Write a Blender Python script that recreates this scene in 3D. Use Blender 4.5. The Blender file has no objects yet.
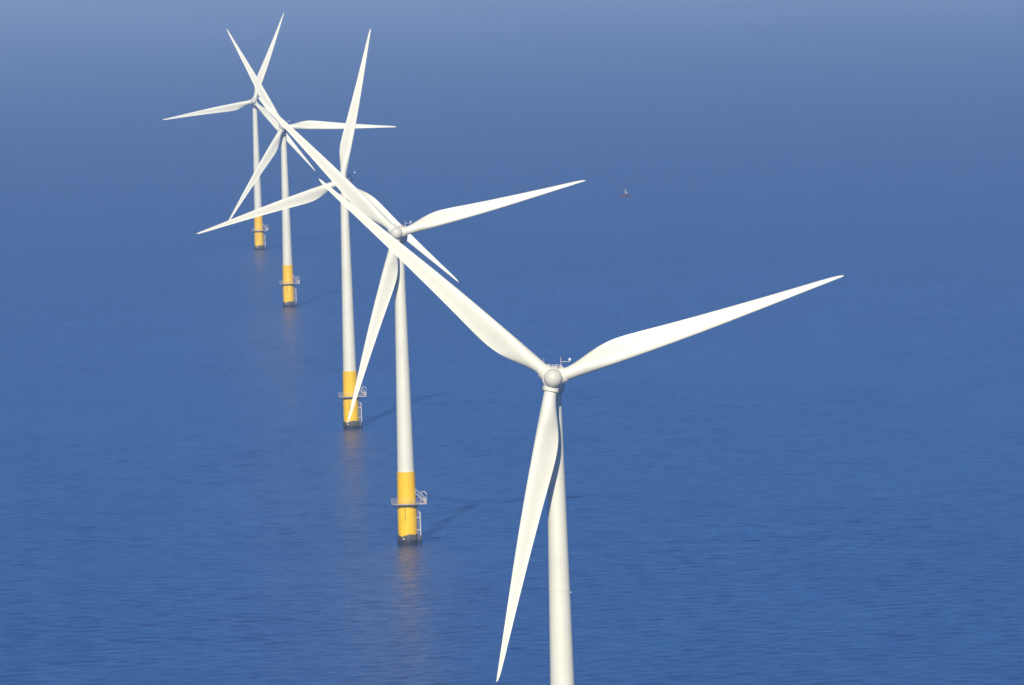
import bpy, bmesh, math, random
import numpy as np
from mathutils import Matrix, Vector, noise
R = math.radians
PI = math.pi
random.seed(7)
S = bpy.context.scene
COL = S.collection

# ---------------------------------------------------------------- camera
CAM_H = 132.75
cam_d = bpy.data.cameras.new('camera')
cam = bpy.data.objects.new('camera', cam_d)
COL.objects.link(cam)
cam.matrix_world = (Matrix.Translation((0, 0, CAM_H)) @ Matrix.Rotation(R(90 - 2.595), 4, 'X')
                    @ Matrix.Rotation(R(-1.75), 4, 'Z'))
cam_d.sensor_width = 36.0
cam_d.lens = 8250.0 / 1024.0 * 36.0          # long telephoto lens
cam_d.clip_start = 1.0
cam_d.clip_end = 400000.0
S.camera = cam

# ---------------------------------------------------------------- sky + sun
SUN_EL, SUN_AZ = 26.5, 6.4                    # low sun behind the camera, a little to its left
w = bpy.data.worlds.new('World')
S.world = w
w.use_nodes = True
nt = w.node_tree
nt.nodes.clear()
sky = nt.nodes.new('ShaderNodeTexSky')
sky.sky_type = 'NISHITA'
sky.sun_disc = False
sky.sun_elevation = R(SUN_EL)
sky.sun_rotation = R(180 + SUN_AZ)
sky.altitude = 0
sky.air_density = 0.5
sky.dust_density = 0.0
sky.ozone_density = 10.0
bg = nt.nodes.new('ShaderNodeBackground')
bg.inputs['Strength'].default_value = 0.120
wo = nt.nodes.new('ShaderNodeOutputWorld')
deep = nt.nodes.new('ShaderNodeHueSaturation')     # very clear, deep blue sky
deep.inputs['Saturation'].default_value = 1.1
nt.links.new(sky.outputs[0], deep.inputs['Color'])
nt.links.new(deep.outputs[0], bg.inputs[0])
nt.links.new(bg.outputs[0], wo.inputs[0])

sun_d = bpy.data.lights.new('sun', 'SUN')
sun_d.energy = 4.9
sun_d.angle = R(0.53)
sun_d.color = (1.0, 0.94, 0.785)
sun = bpy.data.objects.new('sun', sun_d)
COL.objects.link(sun)
dirv = Vector((math.sin(R(SUN_AZ)) * math.cos(R(SUN_EL)), math.cos(R(SUN_AZ)) * math.cos(R(SUN_EL)), -math.sin(R(SUN_EL))))
sun.rotation_euler = dirv.to_track_quat('-Z', 'Y').to_euler()

S.view_settings.view_transform = 'Standard'
S.view_settings.look = 'None'
S.view_settings.exposure = 0.0
S.view_settings.gamma = 1.0
S.view_settings.use_curve_mapping = False
S.cycles.max_bounces = 6
S.cycles.volume_bounces = 1


# ---------------------------------------------------------------- materials
class NT:
    """short node-building helper"""
    def __init__(self, name):
        self.m = bpy.data.materials.new(name)
        self.m.use_nodes = True
        self.t = self.m.node_tree
        self.b = self.t.nodes['Principled BSDF']
        self.out = self.t.nodes['Material Output']

    def n(self, typ, **kw):
        nd = self.t.nodes.new(typ)
        for k, v in kw.items():
            setattr(nd, k, v)
        return nd

    def l(self, a, b):
        self.t.links.new(a, b)


def paint(name, base, dirt, amount, rough, streak=(1.2, 1.2, 0.07), fine=3.0, bump=0.0):
    """coated steel / glass fibre with faint vertical weather streaks and blotches"""
    k = NT(name)
    tc = k.n('ShaderNodeTexCoord')
    mp = k.n('ShaderNodeMapping')
    mp.inputs['Scale'].default_value = streak
    n1 = k.n('ShaderNodeTexNoise')
    n1.inputs['Scale'].default_value = fine
    n1.inputs['Detail'].default_value = 6
    n2 = k.n('ShaderNodeTexNoise')
    n2.inputs['Scale'].default_value = 0.35
    n2.inputs['Detail'].default_value = 5
    k.l(tc.outputs['Object'], mp.inputs[0])
    k.l(mp.outputs[0], n1.inputs[0])
    k.l(tc.outputs['Object'], n2.inputs[0])
    mul = k.n('ShaderNodeMath', operation='MULTIPLY')
    k.l(n1.outputs[0], mul.inputs[0])
    k.l(n2.outputs[0], mul.inputs[1])
    mr = k.n('ShaderNodeMapRange')
    mr.inputs[1].default_value = 0.18
    mr.inputs[2].default_value = 0.45
    mr.inputs[3].default_value = 0.0
    mr.inputs[4].default_value = amount
    k.l(mul.outputs[0], mr.inputs[0])
    mx = k.n('ShaderNodeMix', data_type='RGBA')
    mx.inputs[6].default_value = (*base, 1)
    mx.inputs[7].default_value = (*dirt, 1)
    k.l(mr.outputs[0], mx.inputs[0])
    k.l(mx.outputs[2], k.b.inputs['Base Color'])
    rr = k.n('ShaderNodeMapRange')
    rr.inputs[3].default_value = rough - 0.06
    rr.inputs[4].default_value = rough + 0.12
    k.l(n1.outputs[0], rr.inputs[0])
    k.l(rr.outputs[0], k.b.inputs['Roughness'])
    if bump:
        bp = k.n('ShaderNodeBump')
        bp.inputs['Strength'].default_value = bump
        bp.inputs['Distance'].default_value = 0.05
        k.l(n1.outputs[0], bp.inputs['Height'])
        k.l(bp.outputs[0], k.b.inputs['Normal'])
    return k.m


M_WHITE = paint('tower_paint', (0.75, 0.72, 0.59), (0.58, 0.54, 0.43), 0.35, 0.45)
M_BLADE = paint('blade_gelcoat', (0.77, 0.74, 0.61), (0.63, 0.595, 0.48), 0.30, 0.42, streak=(1.5, 1.5, 0.12))
M_SPIN = paint('spinner_grey', (0.66, 0.63, 0.53), (0.52, 0.50, 0.42), 0.4, 0.45, streak=(1, 1, 1))
M_NAC = paint('nacelle_shell', (0.70, 0.67, 0.59), (0.55, 0.52, 0.45), 0.4, 0.42, streak=(1, 1, 0.4))
M_YELLOW = paint('yellow_paint', (0.92, 0.555, 0.001), (0.80, 0.42, 0.002), 0.55, 0.5, streak=(1.6, 1.6, 0.10))
M_YELLOW.node_tree.nodes['Principled BSDF'].inputs['Specular IOR Level'].default_value = 0.25
M_GREY = paint('galvanised_steel', (0.46, 0.43, 0.42), (0.30, 0.26, 0.24), 0.6, 0.45, streak=(1, 1, 1))
M_LGREY = paint('weathered_white_steel', (0.58, 0.54, 0.53), (0.38, 0.29, 0.25), 0.6, 0.5, streak=(1, 1, 0.5))
M_GROWTH = paint('marine_growth', (0.050, 0.050, 0.048), (0.15, 0.13, 0.11), 0.9, 0.7, streak=(1, 1, 1), fine=1.6, bump=0.8)
M_DARK = paint('dark_rubber', (0.03, 0.03, 0.03), (0.06, 0.055, 0.05), 0.6, 0.6, streak=(1, 1, 1))
M_HULL = paint('hull_paint', (0.10, 0.022, 0.035), (0.05, 0.02, 0.03), 0.5, 0.4)
M_SAIL = paint('sailcloth', (0.30, 0.28, 0.36), (0.26, 0.60, 0.60), 0.4, 0.7)
M_LAMP = paint('lamp_glass', (0.85, 0.85, 0.85), (0.7, 0.7, 0.7), 0.2, 0.15)

# the lowest metre is wet and black, above it the growth has dried grey-brown
_t = M_GROWTH.node_tree
_tc = _t.nodes.new('ShaderNodeTexCoord')
_sx = _t.nodes.new('ShaderNodeSeparateXYZ')
_nz = _t.nodes.new('ShaderNodeTexNoise')
_nz.inputs['Scale'].default_value = 1.4
_ad = _t.nodes.new('ShaderNodeMath')
_mr = _t.nodes.new('ShaderNodeMapRange')
_mr.inputs[1].default_value, _mr.inputs[2].default_value = 1.25, 1.75
_mx = _t.nodes.new('ShaderNodeMix')
_mx.data_type = 'RGBA'
_mx.inputs[6].default_value = (0.012, 0.013, 0.022, 1)
_b = _t.nodes['Principled BSDF']
_old = _b.inputs['Base Color'].links[0].from_socket
_t.links.new(_tc.outputs['Object'], _sx.inputs[0])
_t.links.new(_tc.outputs['Object'], _nz.inputs[0])
_t.links.new(_sx.outputs[2], _ad.inputs[0])
_t.links.new(_nz.outputs[0], _ad.inputs[1])
_t.links.new(_ad.outputs[0], _mr.inputs[0])
_t.links.new(_mr.outputs[0], _mx.inputs[0])
_t.links.new(_old, _mx.inputs[7])
_t.links.new(_mx.outputs[2], _b.inputs['Base Color'])


def sea_material():
    k = NT('sea_water')
    b = k.b
    b.inputs['IOR'].default_value = 1.333
    tc = k.n('ShaderNodeTexCoord')
    # broad, lazy variation of the water (wind lanes, silt)
    big = k.n('ShaderNodeMapping')
    big.inputs['Rotation'].default_value = (0, 0, R(8))
    big.inputs['Scale'].default_value = (0.012, 0.0022, 1)
    nb = k.n('ShaderNodeTexNoise')
    nb.inputs['Scale'].default_value = 1.0
    nb.inputs['Detail'].default_value = 4
    k.l(tc.outputs['Object'], big.inputs[0])
    k.l(big.outputs[0], nb.inputs[0])
    mx = k.n('ShaderNodeMix', data_type='RGBA')
    mx.inputs[6].default_value = (0.019, 0.052, 0.168, 1)
    mx.inputs[7].default_value = (0.024, 0.060, 0.196, 1)
    k.l(nb.outputs[0], mx.inputs[0])
    k.l(mx.outputs[2], b.inputs['Base Color'])
    b.inputs['Roughness'].default_value = 0.28
    b.inputs['Specular IOR Level'].default_value = 1.0

    def wave(scale, sx, sy, rot, detail, dist):
        mp = k.n('ShaderNodeMapping')
        mp.inputs['Rotation'].default_value = (0, 0, R(rot))
        mp.inputs['Scale'].default_value = (sx, sy, 1)
        nz = k.n('ShaderNodeTexNoise')
        nz.inputs['Scale'].default_value = scale
        nz.inputs['Detail'].default_value = detail
        nz.inputs['Roughness'].default_value = 0.55
        nz.inputs['Distortion'].default_value = dist
        k.l(tc.outputs['Object'], mp.inputs[0])
        k.l(mp.outputs[0], nz.inputs[0])
        return nz.outputs[0]

    swell = wave(0.12, 1.0, 0.9, 9, 4, 0.3)
    chop = wave(0.5, 1.0, 0.8, -12, 6, 0.6)
    s1 = k.n('ShaderNodeMath', operation='MULTIPLY')
    s1.inputs[1].default_value = 1.2
    k.l(swell, s1.inputs[0])
    s2 = k.n('ShaderNodeMath', operation='ADD')
    k.l(s1.outputs[0], s2.inputs[0])
    k.l(chop, s2.inputs[1])
    bp = k.n('ShaderNodeBump')
    bp.inputs['Strength'].default_value = 1.0
    # cat's-paws: gusts roughen some patches more than others
    gm = k.n('ShaderNodeMapping')
    gm.inputs['Rotation'].default_value = (0, 0, R(-14))
    gm.inputs['Scale'].default_value = (0.030, 0.0075, 1)
    gn = k.n('ShaderNodeTexNoise')
    gn.inputs['Scale'].default_value = 1.0
    gn.inputs['Detail'].default_value = 2
    gn.inputs['Roughness'].default_value = 0.6
    gn.inputs['Distortion'].default_value = 0.8
    k.l(tc.outputs['Object'], gm.inputs[0])
    k.l(gm.outputs[0], gn.inputs[0])
    bp.inputs['Distance'].default_value = 1.6
    rg = k.n('ShaderNodeMapRange')
    rg.inputs[1].default_value, rg.inputs[2].default_value = 0.30, 0.70
    rg.inputs[3].default_value, rg.inputs[4].default_value = 0.295, 0.320
    k.l(gn.outputs[0], rg.inputs[0])
    wa = k.n('ShaderNodeAttribute', attribute_name='waves')
    wr = k.n('ShaderNodeMath', operation='MULTIPLY_ADD')
    wr.inputs[1].default_value = -0.06
    k.l(wa.outputs['Fac'], wr.inputs[0])
    k.l(rg.outputs[0], wr.inputs[2])
    k.l(wr.outputs[0], b.inputs['Roughness'])
    k.l(s2.outputs[0], bp.inputs['Height'])
    k.l(bp.outputs[0], b.inputs['Normal'])
    return k.m


# ---------------------------------------------------------------- mesh helpers
class MB:
    """collects vertices and faces and links them as ONE mesh object"""
    def __init__(self):
        self.v, self.f = [], []

    def ring_loft(self, rings, cap=(True, True), closed=True):
        o = len(self.v)
        n = len(rings[0])
        for r in rings:
            self.v += [tuple(p) for p in r]
        for i in range(len(rings) - 1):
            for j in range(n if closed else n - 1):
                a, b = o + i * n + j, o + i * n + (j + 1) % n
                self.f.append((a, b, b + n, a + n))
        if cap[0]:
            self.f.append(tuple(o + j for j in reversed(range(n))))
        if cap[1]:
            q = o + (len(rings) - 1) * n
            self.f.append(tuple(q + j for j in range(n)))
        return self

    def lathe(self, prof, n=48, mat=None, cap=(True, True)):
        """prof: (radius, z) pairs about local Z, then moved by mat"""
        rings = []
        for r, z in prof:
            ring = [Vector((r * math.cos(2 * PI * j / n), r * math.sin(2 * PI * j / n), z)) for j in range(n)]
            rings.append([mat @ p for p in ring] if mat else ring)
        return self.ring_loft(rings, cap)

    def tube(self, p0, p1, r0, r1=None, n=10):
        p0, p1 = Vector(p0), Vector(p1)
        d = p1 - p0
        q = d.to_track_quat('Z', 'Y').to_matrix().to_4x4()
        return self.lathe([(r0, 0), (r0 if r1 is None else r1, d.length)], n, Matrix.Translation(p0) @ q)

    def path(self, pts, r, n=8):
        for a, b in zip(pts[:-1], pts[1:]):
            self.tube(a, b, r, r, n)
        return self

    def box(self, c, s, rotz=0.0, mat=None):
        m = mat or (Matrix.Translation(c) @ Matrix.Rotation(rotz, 4, 'Z'))
        x, y, z = s[0] / 2, s[1] / 2, s[2] / 2
        o = len(self.v)
        for sz in (-z, z):
            for sx, sy in ((-x, -y), (x, -y), (x, y), (-x, y)):
                self.v.append(tuple(m @ Vector((sx, sy, sz))))
        for q in ((3, 2, 1, 0), (4, 5, 6, 7), (0, 1, 5, 4), (1, 2, 6, 5), (2, 3, 7, 6), (3, 0, 4, 7)):
            self.f.append(tuple(o + i for i in q))
        return self

    def prism(self, poly, z0, z1):
        return self.ring_loft([[(x, y, z0) for x, y in poly], [(x, y, z1) for x, y in poly]])

    def build(self, name, mat, parent=None, sharp=35, bevel=0.0):
        me = bpy.data.meshes.new(name)
        me.from_pydata(self.v, [], self.f)
        bm = bmesh.new()
        bm.from_mesh(me)
        bmesh.ops.recalc_face_normals(bm, faces=bm.faces)
        if bevel:
            es = [e for e in bm.edges if len(e.link_faces) == 2 and e.calc_face_angle(0) > R(50)]
            bmesh.ops.bevel(bm, geom=es, offset=bevel, segments=2, affect='EDGES', clamp_overlap=True)
        bm.to_mesh(me)
        bm.free()
        me.shade_smooth()
        me.set_sharp_from_angle(angle=R(sharp))
        me.materials.append(mat)
        o = bpy.data.objects.new(name, me)
        COL.objects.link(o)
        o.parent = parent
        return o


def tag(o, label, cat, group=None):
    o['label'] = label
    o['category'] = cat
    if group:
        o['group'] = group


def circle(r, n, z, ph=0.0):
    return [(r * math.cos(2 * PI * j / n + ph), r * math.sin(2 * PI * j / n + ph), z) for j in range(n)]


# ---------------------------------------------------------------- the sea
EXT = 150000.0
NEAR, FAR, FAN = 1320.0, 4700.0, 0.11       # the wind farm's own water gets modelled waves


def sea_mesh():
    rng = np.random.default_rng(11)
    d, rows = NEAR, []
    while d < FAR:
        rows.append(d)
        d += 0.70 * (d / NEAR) ** 0.8
    rows.append(FAR)
    D = np.array(rows)
    nc = 380
    u = np.linspace(-FAN, FAN, nc)
    X = D[:, None] * u[None, :]
    Y = np.repeat(D[:, None], nc, axis=1)
    Z = np.zeros_like(X)
    step = np.maximum(np.gradient(D), D * (u[1] - u[0]))
    for _ in range(70):                                  # wind sea: short crested waves 2.3-11 m long
        lam = 2.3 * (11 / 2.3) ** rng.random() ** 1.5
        th = R(100) + rng.normal(0, 0.65)
        k = 2 * PI / lam
        slope = 0.0115 * (lam / 5.0) ** -0.15
        keep = np.clip(lam / (2.6 * step) - 1.0, 0, 1)[:, None]   # drop waves the grid cannot carry
        Z += keep * slope / k * np.sin(k * (X * math.cos(th) + Y * math.sin(th)) + rng.random() * 2 * PI)
    gust = np.zeros_like(X)                              # gusts: some patches livelier than others
    for _ in range(10):
        lam = 60 + 260 * rng.random()
        th = rng.normal(R(80), 0.8)
        gust += np.sin(2 * PI / lam * (X * math.cos(th) + 0.35 * Y * math.sin(th)) + rng.random() * 2 * PI) / 10 ** .5
    Z *= 1.0 + 0.22 * np.clip(gust, -2, 2)

    def ss(t):
        t = np.clip(t, 0, 1)
        return t * t * (3 - 2 * t)
    fade = ss((Y - NEAR) / 90) * ss((FAR - Y) / 3000) * ss((FAN - np.abs(u)[None, :]) / 0.02)
    Z *= fade
    nr = len(D)
    co = np.stack([X, Y, Z], -1).reshape(-1, 3)
    far = np.array([(-EXT, -20000, 0), (EXT, -20000, 0), (EXT, EXT, 0), (-EXT, EXT, 0)], float)
    co = np.concatenate([co, far])
    idx = np.arange(nr * nc).reshape(nr, nc)
    q = np.stack([idx[:-1, :-1], idx[:-1, 1:], idx[1:, 1:], idx[1:, :-1]], -1).reshape(-1, 4)
    b = nr * nc
    c0, c1, c2, c3 = idx[0, 0], idx[0, -1], idx[-1, -1], idx[-1, 0]
    ring = np.array([(b, b + 1, c1, c0), (b + 1, b + 2, c2, c1), (b + 2, b + 3, c3, c2), (b + 3, b, c0, c3)])
    q = np.concatenate([q, ring]).astype(np.int32)
    me = bpy.data.meshes.new('sea_water')
    me.vertices.add(len(co))
    me.vertices.foreach_set('co', co.astype(np.float32).ravel())
    me.loops.add(q.size)
    me.loops.foreach_set('vertex_index', q.ravel())
    me.polygons.add(len(q))
    me.polygons.foreach_set('loop_start', np.arange(0, q.size, 4, dtype=np.int32))
    me.update(calc_edges=True)
    sm = np.ones(len(q), bool)
    sm[-4:] = False
    me.polygons.foreach_set('use_smooth', sm)
    at = me.attributes.new('waves', 'FLOAT', 'POINT')
    at.data.foreach_set('value', np.concatenate([fade.ravel(), np.zeros(4)]).astype(np.float32))
    me.materials.append(sea_material())
    return me


sea = bpy.data.objects.new('sea_water', sea_mesh())
COL.objects.link(sea)
sea['kind'] = 'structure'

# ---------------------------------------------------------------- the air over it
mb = MB()
mb.box((0, (EXT - 20000) / 2, 70.0), (2 * EXT + 400, EXT + 20400, 142.0))
hz = bpy.data.materials.new('sea_haze')
hz.use_nodes = True
hz.node_tree.nodes.clear()
pv = hz.node_tree.nodes.new('ShaderNodeVolumePrincipled')
pv.inputs['Color'].default_value = (0.46, 0.625, 0.87, 1)
pv.inputs['Density'].default_value = 8.8e-5
pv.inputs['Anisotropy'].default_value = 0.0
ho = hz.node_tree.nodes.new('ShaderNodeOutputMaterial')
hz.node_tree.links.new(pv.outputs[0], ho.inputs['Volume'])
haze = mb.build('haze', hz)
haze['kind'] = 'stuff'

# ---------------------------------------------------------------- wind turbine
HUB_Z = 71.9
TILT, CONE = 6.0, 0.0
OVERHANG = 4.2


def lerp_tab(tab, x):
    if x <= tab[0][0]:
        return tab[0][1:]
    for a, b in zip(tab[:-1], tab[1:]):
        if x <= b[0]:
            t = (x - a[0]) / (b[0] - a[0])
            return tuple(p + (q - p) * t for p, q in zip(a[1:], b[1:]))
    return tab[-1][1:]


#        r     lead  trail thick twist
BTAB = [(1.2, 0.95, 0.95, 1.00, 13), (2.6, 0.95, 0.95, 1.00, 13), (4.0, 0.97, 1.20, 0.82, 13), (5.5, 0.99, 1.72, 0.60, 12.5),
        (7.0, 1.00, 2.18, 0.46, 12), (9.0, 1.00, 2.58, 0.37, 11), (11.0, 0.99, 2.64, 0.32, 9.5), (14.0, 0.97, 2.40, 0.27, 7.5),
        (17.6, 0.94, 2.06, 0.24, 5.5), (23, 0.84, 1.64, 0.21, 3.5), (29, 0.65, 1.24, 0.19, 2), (34, 0.46, 0.94, 0.18, 1),
        (38, 0.30, 0.72, 0.17, 0.3), (41, 0.19, 0.57, 0.165, 0), (43, 0.12, 0.45, 0.16, 0), (44.2, 0.07, 0.32, 0.16, 0),
        (44.8, 0.03, 0.18, 0.16, 0), (45.0, 0.0, 0.07, 0.2, 0)]


def blade_mesh(name, parent):
    rs = [1.2, 1.9, 2.6, 3.2, 3.8, 4.4, 5, 5.6, 6.3, 7, 7.6, 8.3, 9, 9.7, 10.4, 11.2, 12, 13, 14, 15, 16, 18, 20.5, 23, 26, 29, 32, 35, 38, 40,
          41.5, 43, 43.8, 44.4, 44.8, 45.0]
    n = 36
    rings = []
    for r in rs:
        h = min(1.7, max(0.02, (r - 2.6) * 0.5), max(0.02, (45 - r) * 0.4))      # rounded shoulder, no kinks
        smp = [lerp_tab(BTAB, r + h * o) for o in (-1, -.66, -.33, 0, .33, .66, 1)]
        le, te, tk, tw = (sum(q[i] for q in smp) / 7 for i in range(4))
        ch = le + te
        wgt = min(1, max(0, (r - 2.4) / 6.6))
        wgt = wgt * wgt * (3 - 2 * wgt)
        ring = []
        for j in range(n):
            ph = 2 * PI * j / n
            c = (1 - math.cos(ph)) / 2
            side = 1 if ph <= PI else -1              # +1 suction (downwind), -1 pressure (upwind)
            yc = math.sin(ph) * ch / 2                # round root
            t5 = 5 * tk * ch * (0.2969 * math.sqrt(c) - 0.126 * c - 0.3516 * c * c + 0.2843 * c ** 3 - 0.1036 * c ** 4)
            camb = 0.055 * ch * (c * c * (1 - c)) * 6.75
            ya = side * t5 * (1.08 if side > 0 else 0.92) + camb
            x = le - c * ch
            y = yc * (1 - wgt) + ya * wgt
            a = -R(tw)
            # small pre-bend towards the wind near the tip
            pb = -0.2 * max(0, (r - 12) / 33) ** 2
            ring.append((x * math.cos(a) - y * math.sin(a), x * math.sin(a) + y * math.cos(a) + pb, r * 1.008))
        rings.append(ring)
    return MB().ring_loft(rings).build(name, M_BLADE, parent, sharp=50)


def rrect(w2, top, bot, rad, y, n=6):
    """rounded rectangle section in the x/z plane"""
    pts = []
    for cx, cz, a0 in ((w2 - rad, top - rad, 0), (-(w2 - rad), top - rad, 90), (-(w2 - rad), bot + rad, 180), (w2 - rad, bot + rad, 270)):
        for i in range(n):
            a = R(a0 + 90 * i / (n - 1))
            pts.append((cx + rad * math.cos(a), y, cz + rad * math.sin(a)))
    return pts


def set_local(o, m):
    o.matrix_parent_inverse = Matrix.Identity(4)
    o.matrix_basis = m


def nacelle_matrix(yaw):
    return Matrix.Translation((0, 0, HUB_Z)) @ Matrix.Rotation(R(-yaw), 4, 'Z')


def rotor_matrix(yaw):
    return nacelle_matrix(yaw) @ Matrix.Rotation(R(-TILT), 4, 'X') @ Matrix.Translation((0, -OVERHANG, 0))


def blade_matrix(yaw, az):
    return rotor_matrix(yaw) @ Matrix.Rotation(R(90 - az), 4, 'Y') @ Matrix.Rotation(R(CONE), 4, 'X')


def pose(root, yaw, az):
    k = 0
    for ch in root.children:
        kind = ch.name.split('.')[0]
        if kind == 'nacelle':
            set_local(ch, nacelle_matrix(yaw))
        elif kind == 'hub':
            set_local(ch, rotor_matrix(yaw) @ Matrix.Rotation(R(90 - az), 4, 'Y'))
        elif kind == 'blade':
            set_local(ch, blade_matrix(yaw, az + 120 * k))
            k += 1


def make_turbine():
    root = bpy.data.objects.new('wind_turbine', None)
    COL.objects.link(root)
    root.empty_display_size = 5

    # ---- tower
    z0, z1, r0, r1 = 16.8, 70.15, 1.97, 1.12
    rad = lambda z: r0 + (r1 - r0) * (z - z0) / (z1 - z0)
    MB().lathe([(rad(z), z) for z in (16.8, 20, 30, 41, 50, 60, 70.15)], 64).build('tower', M_WHITE, root)
    tower = root.children[-1]
    for z in (41.0, 57.5):
        MB().lathe([(rad(z) + .004, z - .11), (rad(z) + .03, z - .1), (rad(z) + .03, z + .1), (rad(z) + .004, z + .11)], 64,
                   cap=(False, False)).build('flange_ring', M_WHITE, tower)
    m = MB()                                                    # side light on a bracket half way up
    m.tube((rad(41) - .05, 0, 40.4), (rad(41) + .08, 0, 40.4), .05)
    m.box((rad(41) + .06, 0, 40.45), (.14, .2, .24))
    m.build('tower_lamp', M_LGREY, tower, bevel=.02)
    MB().lathe([(1.20, 69.75), (1.34, 69.85), (1.34, 70.10), (1.16, 70.16)], 48).build('yaw_collar', M_NAC, tower)

    # ---- transition piece
    tp = MB().lathe([(2.25, -9), (2.25, 9.2), (2.20, 9.6), (2.16, 10), (2.12, 16.6), (2.16, 16.62), (2.16, 16.8), (1.9, 16.84)], 64).build('transition_piece', M_YELLOW, root)
    m = MB()
    n = 72
    rings = [[], [], [], []]
    for j in range(n):
        a = 2 * PI * j / n
        top = 2.1 + .7 * noise.noise((3 * math.cos(a), 3 * math.sin(a), 1.3)) +   .5 * noise.noise((9 * math.cos(a), 9 * math.sin(a), 4.1))
        for i, (rr, z) in enumerate(((2.38, -9), (2.39, .8), (2.35, top - .3), (2.255, top))):
            rr += .03 * noise.noise((6 * math.cos(a), 6 * math.sin(a), z)) if i in (1, 2) else 0
            rings[i].append((rr * math.cos(a), rr * math.sin(a), z))
    m.ring_loft(rings, cap=(False, False)).build('marine_growth', M_GROWTH, tp)
    m = MB()
    m.tube((-.45, -2.38, 9.3), (-.45, -2.38, 5.6), .055)
    m.tube((-.45, -2.38, 8.6), (-.45, -2.2, 8.6), .05)
    m.tube((-.45, -2.38, 6.0), (-.45, -2.2, 6.0), .05)
    m.build('cable_tube', M_DARK, tp)
    m = MB()  # pale block added to stand in for a light spot on the growth
    m.box((-.95, -2.30, 1.35), (.42, .30, .34))
    m.build('light_spot', M_LGREY, tp, bevel=.05)

    # ---- platform round it, wider on the crane side
    poly = [(3.62 * math.cos(R(a)), 3.62 * math.sin(R(a))) for a in range(40, 321, 8)]
    poly += [(4.55, -2.35), (4.7, -2.2), (4.7, 2.2), (4.55, 2.35)]
    m = MB().prism(poly, 9.30, 9.52)
    for a in range(20, 360, 40):                                # brackets under the deck
        c, s = math.cos(R(a)), math.sin(R(a))
        m.tube((2.1 * c, 2.1 * s, 8.35), (3.45 * c, 3.45 * s, 9.28), .07)
    pf = m.build('platform', M_GREY, root)
    m = MB()                                                    # toe plate + railing
    P = [Vector((x, y, 0)) * .985 for x, y in poly]
    P.append(P[0])
    acc = 0.0
    for a, b in zip(P[:-1], P[1:]):
        for h, rr in ((10.62, .030), (10.08, .020)):
            m.tube((a.x, a.y, h), (b.x, b.y, h), rr, n=6)
        acc += (b - a).length
        if acc > 0.95 or (b - a).length > 1.0:
            acc = 0
            k = max(1, int((b - a).length / 1.1))
            for i in range(1, k + 1):
                q = a.lerp(b, i / k)
                m.tube((q.x, q.y, 9.5), (q.x, q.y, 10.63), .028, n=6)
    m.build('railing', M_LGREY, pf)
    m = MB()                                                    # stair from the deck up to the tower door
    for y in (-1.25, -.45):
        m.tube((4.55, y, 9.5), (2.05, y, 11.9), .075, n=6)
        m.tube((4.60, y, 10.5), (2.1, y, 12.8), .045, n=6)
        for t in (0.02, .35, .7, .98):
            q = Vector((4.55, y, 9.5)).lerp(Vector((2.05, y, 11.9)), t)
            m.tube(q, q + Vector((.04, 0, .97)), .04, n=6)
    for i in range(12):
        q = Vector((4.55, -.85, 9.5)).lerp(Vector((2.05, -.85, 11.9)), (i + .5) / 12)
        m.box(q, (.24, .8, .04))
    m.build('access_stair', M_LGREY, pf)
    m = MB()                                                    # davit crane with a bent jib
    arc = [(3.25, .5, 9.5), (3.25, .5, 11.2), (3.4, .45, 11.8), (3.8, .3, 12.15), (4.3, .1, 12.0), (4.7, -.1, 11.45)]
    m.path(arc, .10, 10)
    m.tube((4.7, -.1, 11.45), (4.7, -.1, 10.9), .03, n=6)
    m.box((3.25, .5, 10.25), (.42, .42, .5))
    m.build('davit_crane', M_LGREY, pf)
    m = MB()
    m.box((4.15, 1.25, 10.02), (.95, .8, 1.0))
    m.build('equipment_cabinet', M_LGREY, pf, bevel=.04)

    # ---- boat landing on the right-hand side
    m = MB()
    for y in (-.85, .85):
        m.tube((3.02, y, 7.1), (3.02, y, 1.9), .155, n=14)
        m.tube((3.02, y, 7.1), (2.75, y, 7.5), .155, .12, n=14)
        for z in (6.1, 3.2):
            m.tube((3.02, y, z), (2.05, y * .6, z), .11, n=10)
    bl = m.build('boat_landing', M_LGREY, root)
    m = MB()
    for y in (-.85, .85):
        m.tube((3.02, y, 1.95), (3.02, y, -4), .20, .22, n=14)
        m.tube((3.02, y, .7), (2.0, y * .6, .7), .16, n=10)
    m.build('fender_growth', M_GROWTH, bl)
    m = MB()
    for y in (-.24, .24):
        m.tube((2.52, y, 9.3), (2.52, y, .4), .05, n=6)
    z = .6
    while z < 9.2:
        m.tube((2.52, -.24, z), (2.52, .24, z), .025, n=6)
        z += .33
    for z in (8.3, 5, 2.4):
        for y in (-.24, .24):
            m.tube((2.52, y, z), (2.05, y, z), .04, n=6)
    m.build('ladder', M_GREY, bl)

    # ---- nacelle (its own axis: -y is into the wind)
    secs = [rrect(1.30, 1.30, -1.30, 1.28, -2.75), rrect(1.50, 1.45, -1.50, 1.2, -2.55), rrect(1.64, 1.58, -1.70, .75, -1.6),
            rrect(1.68, 1.64, -1.80, .50, 0), rrect(1.68, 1.66, -1.80, .45, 3.0), rrect(1.66, 1.66, -1.55, .45, 5.2),
            rrect(1.58, 1.62, -1.05, .42, 6.6), rrect(1.46, 1.52, -.85, .40, 6.85)]
    nac = MB().ring_loft(secs).build('nacelle', M_NAC, root, sharp=40)
    m = MB()
    for x in (-1.0, 1.0):
        m.tube((x, 1.5, 1.97), (x, 5.6, 1.97), .035, n=6)
        for i in range(5):
            m.tube((x, 1.5 + i * 1.02, 1.6), (x, 1.5 + i * 1.02, 1.98), .035, n=6)
    m.tube((-1.0, 5.6, 1.97), (1.0, 5.6, 1.97), .045, n=6)
    m.tube((-1.0, 1.5, 1.97), (1.0, 1.5, 1.97), .045, n=6)
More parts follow.
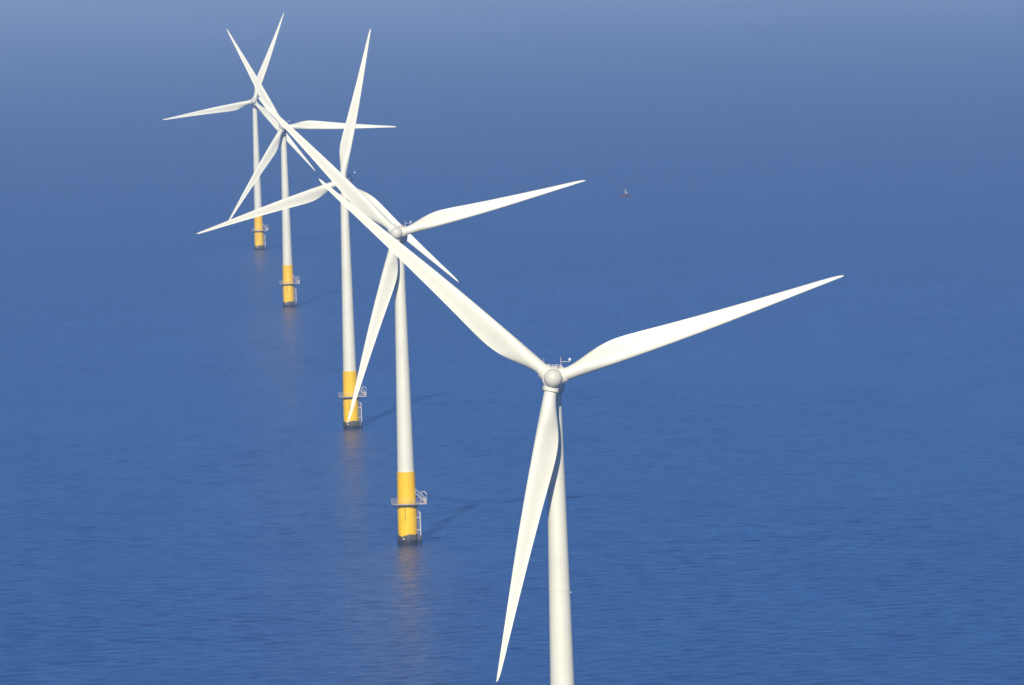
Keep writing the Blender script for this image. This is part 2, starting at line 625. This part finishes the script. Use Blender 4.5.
    for i in range(1, 4):
        m.tube((-1 + i * .5, 5.6, 1.6), (-1 + i * .5, 5.6, 1.98), .035, n=6)
    m.build('roof_railing', M_LGREY, nac)
    m = MB()
    m.tube((1.22, 5.2, 1.55), (1.22, 5.2, 3.1), .055, .045, n=8)
    m.tube((1.22, 5.2, 2.45), (2.55, 5.2, 2.40), .045, n=8)
    m.tube((2.55, 5.2, 2.38), (2.55, 5.2, 2.6), .04, n=8)
    m.box((1.22, 5.2, 1.75), (.3, .3, .3))
    wm = m.build('wind_mast', M_LGREY, nac)
    m = MB()
    m.lathe([(.02, -.24), (.16, -.18), (.24, 0), (.16, .18), (.02, .24)], 16, Matrix.Translation((2.55, 5.2, 2.72)))
    m.build('wind_sensor', M_LAMP, nac)
    m = MB()
    m.tube((-1.3, 5.2, 1.5), (-1.3, 5.2, 3.0), .05, .035, n=8)
    m.box((-1.3, 5.2, 1.75), (.26, .26, .34))
    m.build('lightning_rod', M_LGREY, nac)
    m = MB()
    m.box((0, 3.6, 1.75), (1.3, 2.2, .22))
    m.build('roof_hatch', M_NAC, nac, bevel=.05)

    # ---- hub + spinner (axis along local y)
    toy = Matrix.Rotation(R(90), 4, 'X')                        # lathe z -> -y
    hub = MB().lathe([(1.1, -1.45), (1.40, -1.4), (1.62, -.9), (1.68, -.2), (1.66, .5), (1.52, .92), (1.36, 1.0)], 56, toy).build('hub', M_BLADE, root, sharp=40)
    for k in range(3):
        mt = Matrix.Rotation(R(-120 * k), 4, 'Y')
        MB().lathe([(1.22, .9), (1.22, 1.62), (1.19, 1.66), (1.19, 1.72), (1.22, 1.76), (1.22, 1.92), (1.16, 1.97), (1.0, 1.98)], 48, mt).build('blade_collar', M_BLADE, hub, sharp=30)
    prof = [(1.34, .93), (1.40, .98), (1.41, 1.10)]
    for i in range(1, 13):
        a = R(90 * i / 12)
        prof.append((max(.02, 1.41 * math.cos(a)), 1.10 + 1.38 * math.sin(a)))
    MB().lathe(prof, 56, toy).build('spinner', M_SPIN, hub, sharp=40)

    # ---- three blades
    b0 = blade_mesh('blade', root)
    for _ in range(2):
        c = b0.copy()
        COL.objects.link(c)
        c.parent = root
    return root


def copy_tree(o, parent=None):
    c = o.copy()
    COL.objects.link(c)
    c.parent = parent
    for ch in list(o.children):
        copy_tree(ch, c)
    return c


#        base x,   y,    yaw,  azimuth of one blade, label
TURB = [(5.9, 1216.0, 0.3, 17.7, 'nearest and largest white wind turbine, its yellow foot cut off below the picture'),
        (-25.55, 1912.0, 4.0, 14.0, 'second nearest wind turbine, its whole yellow base and dark shadow on the water in view'),
        (-47.6, 2406.0, 7.0, 78.1, 'middle white wind turbine with one blade pointing almost straight up, its hub behind another blade'),
        (-88.9, 3303.4, -2.0, -2.0, 'small far wind turbine with one blade pointing level to the right'),
        (-121.2, 4003.1, 3.0, -50.3, 'farthest and smallest wind turbine at the end of the row, one blade pointing left')]
proto = make_turbine()
for i, (x, y, yaw, az, lab) in enumerate(TURB):
    t = proto if i == 0 else copy_tree(proto)
    t.location = (x, y, 0)
    pose(t, yaw, az)
    tag(t, lab, 'wind turbine', 'white wind turbines standing in a row in the sea')

# ---------------------------------------------------------------- small sailing boat far out
boat = bpy.data.objects.new('sailing_boat', None)
COL.objects.link(boat)
boat.location = (67.8, 4739.8, 0)
boat.rotation_euler = (0, 0, R(190))
tag(boat, 'tiny sailing boat with a dark hull and white sail alone on the open sea', 'boat')
rings = []
for x, hw, zt, zb in ((-2.7, .75, .95, .0), (-1.8, .95, .92, -.3), (-.4, 1.05, .95, -.4), (1.0, .85, 1.05, -.35), (2.2, .42, 1.2, -.1), (2.9, .05, 1.32, .35)):
    rings.append([(x, -hw, zt), (x, -hw * .92, zt * .4), (x, -hw * .45, zb), (x, hw * .45, zb), (x, hw * .92, zt * .4), (x, hw, zt)])
hull = MB().ring_loft(rings).build('hull', M_HULL, boat, sharp=40)
MB().box((-.3, 0, 1.15), (1.7, 1.0, .5)).build('cabin', M_HULL, boat, bevel=.08)
m = MB().tube((.3, 0, .9), (.3, 0, 4.55), .06, .04)
m.tube((.3, 0, 1.5), (-1.7, 0, 1.45), .05)
mast = m.build('mast', M_GREY, boat)


def sail(corners, belly, name):
    m = MB()
    nu, nv = 8, 10
    a, b, c = (Vector(p) for p in corners)                      # tack, clew, head
    for off in (0, .02):
        for iv in range(nv + 1):
            for iu in range(nu + 1):
                v_, u_ = iv / nv, iu / nu
                p = a.lerp(b, u_).lerp(c, v_ * .985)
                p.y += belly * math.sin(PI * u_) * math.sin(PI * min(1, v_ + .1)) + off
                m.v.append(tuple(p))
    n1 = (nu + 1) * (nv + 1)
    for k in (0, n1):
        for iv in range(nv):
            for iu in range(nu):
                q = k + iv * (nu + 1) + iu
                m.f.append((q, q + 1, q + nu + 2, q + nu + 1))
    rim = [i for i in range(nu + 1)] + [iv * (nu + 1) + nu for iv in range(1, nv + 1)] + \
          [nv * (nu + 1) + i for i in range(nu - 1, -1, -1)] + [iv * (nu + 1) for iv in range(nv - 1, 0, -1)]
    for p, q in zip(rim, rim[1:] + rim[:1]):
        m.f.append((p, q, q + n1, p + n1))
    return m.build(name, M_SAIL, boat, sharp=60)


sail(((.22, 0, 1.6), (-1.5, 0, 1.55), (.25, 0, 4.4)), .30, 'mainsail')
